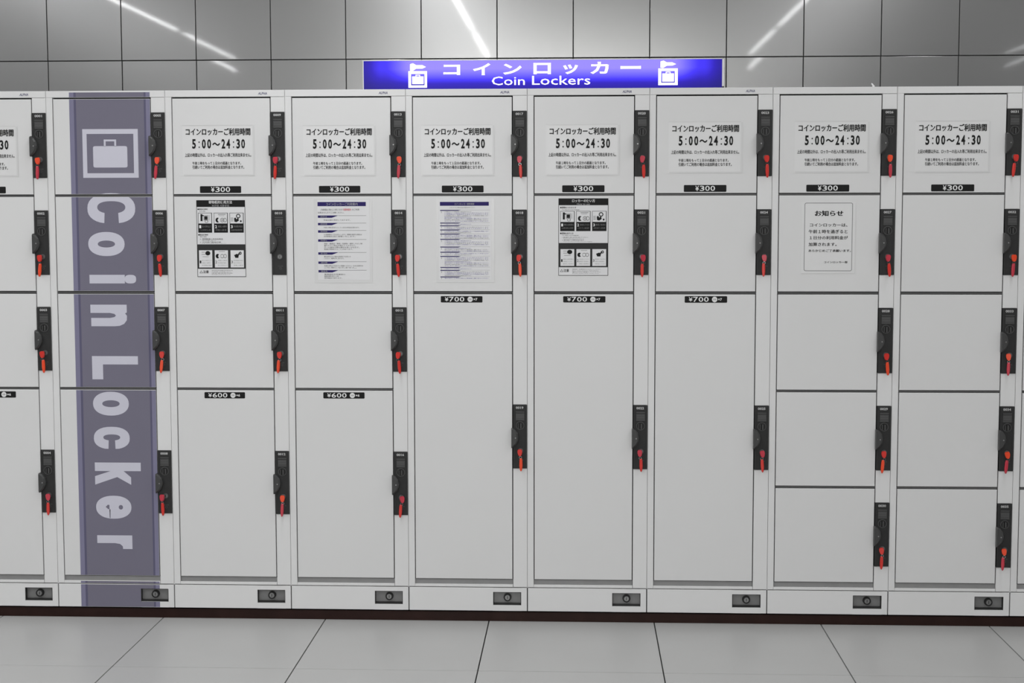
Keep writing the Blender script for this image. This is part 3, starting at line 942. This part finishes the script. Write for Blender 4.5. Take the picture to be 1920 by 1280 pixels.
gA = dict(band=197, tx0=330, ty0=112, tx1=655, ty1=156, sx0=398, sy0=168, sx1=582, sy1=192,
          h1=(158, 218, 385, 242), h1s=(185, 254, 435, 270), row=(280, 440, 565), xs=(160, 388, 615), w=205,
          h2=(158, 584, 348, 610), h2s=(185, 618, 425, 634),
          lines=[(185, 646, 560, 662), (205, 668, 495, 682), (185, 686, 500, 702), (205, 708, 618, 720)],
          dark=(735, 822, 1062, 1080), warn=(158, 1108, 40), wl=20, wx0=335, wx1=740)
usage_poster(4, (135, 100, 845, 1200), (110.8, 1486.1, 286.7, 1213.6), 'ロッカーの使い方', 'How to use', gA,
             '●荷物を入れるとき', 'To deposit your baggage', '●荷物を出すとき', 'To take out baggage',
             ['１ 鍵を鍵穴に差し込み右に回してください。', 'Insert the key and turn it', '２ 扉を開けて荷物を取り出す', 'Open the door and take out your baggage'],
             ['荷物を入れ扉を閉める', '料金を投入してください', '鍵を回して抜き取る'],
             ['貴重品・危険物は入れないでください', 'Do not store valuables', '鍵は大切に保管してください', 'Keep your key with you'],
             'black and white Japanese usage poster over the tall door, second such poster from the left')
gB = dict(band=188, tx0=350, ty0=106, tx1=660, ty1=146, sx0=392, sy0=156, sx1=618, sy1=184,
          h1=(200, 208, 335, 228), h1s=(222, 238, 300, 252), row=(266, 413, 530), xs=(205, 415, 625), w=185,
          h2=(205, 548, 335, 570), h2s=(226, 576, 312, 592),
          lines=[(225, 604, 530, 628), (250, 630, 440, 640), (225, 648, 505, 668), (250, 668, 575, 676)],
          dark=(686, 765, 995, 1012), warn=(213, 1034, 38), wl=18, wx0=372, wx1=655)
usage_poster(1, (185, 98, 832, 1120), (106.8, 1482.3, 282.5, 1208.7), '寄物柜的使用方法', '보관함 사용방법', gB,
             '■寄存行李时', '보관 방법', '■取出行李时', '찾는 방법',
             ['１ 将钥匙插入并向右转动', '열쇠를 꽂아', '２ 打开柜门取出行李', '문을 열고 짐을 꺼내 주십시오'],
             ['放入行李关上门', '请投入硬币', '转动钥匙并拔出'],
             ['请勿存放贵重品和危险品', '귀중품 위험물 금지', '请妥善保管钥匙', '열쇠를 보관하십시오'],
             'black and white usage poster in Chinese and Korean, just right of the purple stripe')

# sheet with slanted navy headings
s = Sheet((100, 100, 895, 1205), (99.2, 1479.7, 307.6, 1187.4))
s.base(100, 75, 895, 1205, M_POUCH)
s.r(150, 90, 860, 1165, M_PAPER, 0)
s.r(152, 118, 812, 174, M_NAVY, 1)
s.t('コインロッカーご利用案内', 270, 128, 700, 166, M_LGREY, 0.005)
s.t('ご利用時間は５時から２４時３０分まで', 190, 208, 500, 236, M_DGREY)
s.t('営業時間外', 505, 206, 612, 236, M_PRED, 0.02)
s.t('のご利用', 622, 208, 720, 232, M_DGREY)
s.t('出来ませんのでご注意ください。', 155, 248, 515, 272, M_DGREY)
ys = [(298, ['料金は扉に表示しております。'], 600, '使用料金'), (398, ['午前１時を区切りとして１日分の料金を頂きます。'], 720, '使用時間'),
      (497, ['使用期間は３日以内とします。期間を過ぎた場合は', 'お荷物を別に保管いたします。'], 755, '使用期間'),
      (619, ['現金・貴重品・動物・危険物・腐敗しやすい物', '壊れやすい物はお預かりできません。', '万一の事故の際は責任を負いかねます。', '係員が開扉することがあります。'], 760, '収納禁止'),
      (793, ['鍵を紛失された場合は係員までお知らせ', 'ください。実費を申し受けます。'], 600, '鍵の紛失'),
      (917, ['故障の際は下記までご連絡ください。なお点検中は', 'ご使用になれません。'], 768, '故障'),
      (1033, ['管理会社お客様窓口', '電話受付時間９時から１８時', '年中無休で承ります。'], 520, '連絡先')]
for y, ls, xr, hd in ys:
    s.p([(155, y), (435, y), (345, y + 32), (155, y + 32)], M_NAVY, 1)
    s.r(435, y, 815, y + 5, M_GREY, 1)
    s.t(hd, 190, y + 6, 280, y + 26, M_LGREY, 0.0)
    for k, l in enumerate(ls):
        yy = y + 48 + k * 25 + (0 if len(ls) > 1 else 4)
        s.t(l, 235, yy, xr - 70 * (k % 2) - 20 * k, yy + 20, M_GREY, 0.012)
s.done(2, 'laminated white sheet with slanted navy headings and red words, left of the dense blue one', 'notice')

# densely printed sheet
s = Sheet((108, 125, 858, 1205), (106.3, 1483.5, 313.9, 1189.1))
s.base(108, 120, 858, 1205, M_POUCH)
s.r(140, 135, 815, 1170, M_PAPER, 0)
s.r(158, 158, 786, 208, M_NAVY, 1)
s.t('コインロッカー使用規定', 345, 172, 600, 198, M_LGREY, 0.005)
s.t('このロッカーをご使用の方は次の規定をお守りください。', 280, 222, 610, 240, M_GREY)
heads = [262, 426, 462, 516, 570, 638, 738, 806, 860, 1004, 1042, 1128]
lng = ['この規定はロッカーの利用に関する事項を定めたものです', '使用者はこの規定を承認のうえ使用するものとします', '使用期間は使用開始日を含めて三日以内とします',
       '使用期間を超えた場合には管理者において収納物を保管します', '現金有価証券貴重品美術品動物遺体危険物等は収納できません', '鍵を紛失した場合は直ちに管理者に届け出てください',
       '収納物の滅失毀損について管理者は責任を負いません', '法令に基づく要求がある場合は開扉することがあります']
li = 0
for k, y in enumerate(heads):
    s.p([(160, y), (432, y), (390, y + 12), (160, y + 12)], M_NAVY, 1)
    s.r(432, y + 1, 800, y + 4, M_LGREY, 1)
    nx = heads[k + 1] if k + 1 < len(heads) else 1165
    yy = y + 17
    while yy + 13 < nx:
        m_ = M_BLUE if (li % 3) else M_GREY
        xe = 780 if li % 4 else 560
        s.t(lng[li % len(lng)], 215, yy, xe, yy + 12, m_, 0.006)
        li += 1; yy += 17.5
    s.r(172, y + 16, 180, min(nx - 4, y + 40), M_LGREY, 1)
s.done(3, 'laminated sheet densely printed in fine blue lines on a second door', 'notice')

# framed notice
s = Sheet((105, 115, 852, 1205), (114.5, 1468.6, 281.6, 1229.8))
s.base(60, 100, 905, 1245, M_SHEET)
s.r(898, 110, 905, 1245, M_EDGE_SHADE, 0); s.r(70, 1238, 898, 1245, M_EDGE_SHADE, 0)


def rr(x0_, y0_, x1_, y1_, r_):
    o = []
    for cx_, cy_2, a in ((x1_ - r_, y0_ + r_, -90), (x1_ - r_, y1_ - r_, 0), (x0_ + r_, y1_ - r_, 90), (x0_ + r_, y0_ + r_, 180)):
        for k in range(5):
            an = math.radians(a + 22.5 * k); o.append((s.X(cx_ + r_ * math.cos(an)), s.Z(cy_2 + r_ * math.sin(an))))
    return o


s.b.flat([rr(105, 113, 856, 1206, 28), rr(114, 122, 847, 1197, 22)], -0.001, M_GREY)
s.t('お知らせ', 268, 238, 706, 326, M_BLACK, 0.04)
s.t('コインロッカーは、', 190, 442, 775, 496, M_DGREY, 0.022)
s.t('午前１時を過ぎると', 175, 542, 778, 602, M_DGREY, 0.022)
s.t('１日分の利用料金が', 190, 643, 785, 700, M_DGREY, 0.022)
s.t('加算されます。', 175, 748, 612, 806, M_DGREY, 0.022)
s.t('あらかじめご了承願います。', 175, 858, 835, 900, M_DGREY, 0.022)
s.t('コインロッカー部', 420, 1045, 785, 1080, M_DGREY, 0.022)
s.done(6, 'white notice with a thin grey frame on a second door, fewest words of all', 'notice')

# ---------------------------------------------------------------- sign on top of the lockers
SX0, SX1 = 1.1138, 2.4205
SZ0, SZ1 = Z0 + H + 0.0002, Z0 + 1.9925
SCX, SCZ = (SX0 + SX1) / 2, (Z0 + 1.871 + Z0 + 1.9925) / 2
root = link('lightbox_sign', None, None, (SCX, 0.2, SZ0), category='sign',
            label='glowing blue Coin Lockers sign box standing on top of the lockers')
root.empty_display_size = 0.05
hx = (SX1 - SX0) / 2; zt = SZ1 - SZ0
b = MB(); b.box(-hx - 0.0035, hx + 0.0035, 0.004, 0.13, 0, zt, M_SIGNF, 0.001)
b.box(-hx - 0.0035, hx + 0.0035, -0.002, 0.006, zt - 0.0016, zt + 0.0006, M_SIGNF)
b.box(hx, hx + 0.0065, -0.002, 0.006, 0.022, zt, M_SIGNF)
b.box(-hx - 0.0025, -hx, -0.002, 0.006, 0.0, zt, M_SIGNF)
link('housing', fix(b.mesh('housing')), root)
b = MB(); b.box(hx, hx + 0.0075, -0.003, 0.006, 0.002, 0.021, M_BLACKM, 0.0005)
link('clip', fix(b.mesh('clip')), root)
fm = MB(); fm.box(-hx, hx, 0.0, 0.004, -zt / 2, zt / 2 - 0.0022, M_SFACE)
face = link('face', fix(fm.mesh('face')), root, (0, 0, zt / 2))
# lettering in the face: sign px frame -> metres about the sign's centre
PXW = (SX1 - SX0) / (1356.3 - 680)


def sx(px): return (px - 680) * PXW - hx


def sz(py): return (1.9920 + Z0 - SZ0) - (py - 107.3) * PXW * 1.0


b = MB(); yl = -0.0008
tilt = lambda px: (1018 - px) * 0.006 if px < 1018 else 0.0
z1k = 5.486; z2k = 5.3333


def A1(x): return 670 + x / z1k


def A2(x): return 1010 + x / z2k


def B1(y): return 90 + y / z1k


def B2(y): return 90 + y / z2k


for g, xa, xb, ya, yb, bo in (('コ', A1(888), A1(1062), B1(146) - .8, B1(250) - .8, .028), ('イ', A1(1195), A1(1376), B1(130) - .5, B1(252) - .5, .028),
                              ('ン', A1(1508), A1(1700), B1(136) - .3, B1(246) - .3, .028), ('ロ', A1(1822), A2(134), B2(124), B2(236), .028),
                              ('ッ', A2(256), A2(406), B2(142), B2(237), .028), ('カ', A2(530), A2(714), B2(117), B2(237), .028),
                              ('ー', A2(832), A2(1036), B2(160), B2(189), .03)):
    b = MB(); b.text(g, sx(xa), sz(yb), sx(xb), sz(ya), yl, M_SLETTER, bo)
    link('character', b.mesh('character'), root)
b = MB(); b.text('Coin', sx(923.5), sz(154.4), sx(985.8), sz(138.4), yl, M_SLETTER, 0.002)
link('word', b.mesh('word'), root)
b = MB(); b.text('Lockers', sx(999.6), sz(154.2), sx(1109.2), sz(137.4), yl, M_SLETTER, 0.002)
link('word', b.mesh('word'), root)
for (xo, k_, yo) in ((670, z1k, 90 - .6), (None, z2k, 90)):
    b = MB()
    if xo is None:
        gx = lambda v: sx(1010 + v / z2k); gy = lambda v: sz(90 + v / z2k)
        F_ = (1210, 186, 1405, 352); I_ = (1240, 212, 1376, 328); C_ = (1250, 236, 1367, 318); KX = (1232, 1388, 108, 182)
    else:
        gx = lambda v: sx(670 + v / z1k); gy = lambda v: sz(89.4 + v / z1k)
        F_ = (522, 208, 716, 378); I_ = (550, 236, 690, 354); C_ = (561, 262, 680, 341); KX = (540, 706, 127, 207)
    q = lambda a, c_, d_, e_: [(gx(a), gy(e_)), (gx(d_), gy(e_)), (gx(d_), gy(c_)), (gx(a), gy(c_))]
    b.flat([q(*F_), q(*I_)], yl, M_SLETTER)
    b.flat([q(*C_)], yl, M_SLETTER)
    mxc = (C_[0] + C_[2]) / 2
    b.flat([[(gx(mxc - 24), gy(C_[1])), (gx(mxc - 24), gy(C_[1] - 17)), (gx(mxc + 24), gy(C_[1] - 17)), (gx(mxc + 24), gy(C_[1])),
             (gx(mxc + 16), gy(C_[1])), (gx(mxc + 16), gy(C_[1] - 10)), (gx(mxc - 16), gy(C_[1] - 10)), (gx(mxc - 16), gy(C_[1]))]], yl, M_SLETTER)
    ka, kb, kc, kd = KX; kh = kd - kc
    b.flat([[(gx(ka), gy(kc + kh * .12)), (gx(ka), gy(kd - kh * .05)), (gx(ka + 26), gy(kd)), (gx(ka + 62), gy(kd - kh * .3)),
             (gx(kb - 36), gy(kc + kh * .68)), (gx(kb), gy(kc + kh * .48)), (gx(kb - 40), gy(kc + kh * .24)), (gx(ka + 62), gy(kc + kh * .24)),
             (gx(ka + 30), gy(kc))][::-1]], yl, M_SLETTER)
    link('locker_pictogram', b.mesh('locker_pictogram'), root)

# ---------------------------------------------------------------- scrap of paper on the locker tops
b = MB()
b.prism([(0, 0), (0.006, 0), (0.0075, 0.003), (0.004, 0.0055), (0.001, 0.010), (-0.0035, 0.013), (-0.004, 0.009), (-0.001, 0.005)], -0.002, 0.004, M_SCRAP)
link('paper_scrap', fix(b.mesh('paper_scrap')), None, (6.8 * W + 0.0, 0.003, Z0 + H + 0.0001), category='scrap',
     label='tiny curled white paper scrap on the edge of the locker tops')

# unseen board added behind the fill light, at the camera's back
b = MB(); b.box(-1.66, 1.66, -0.02, 0.03, -0.45, 0.45, M_HOUS)
link('fill_panel', fix(b.mesh('fill_panel')), None, (1.56, -9.84, 2.41), (0, 0, 0), category='light panel',
     label='wide white fill light board added out of view behind the camera')
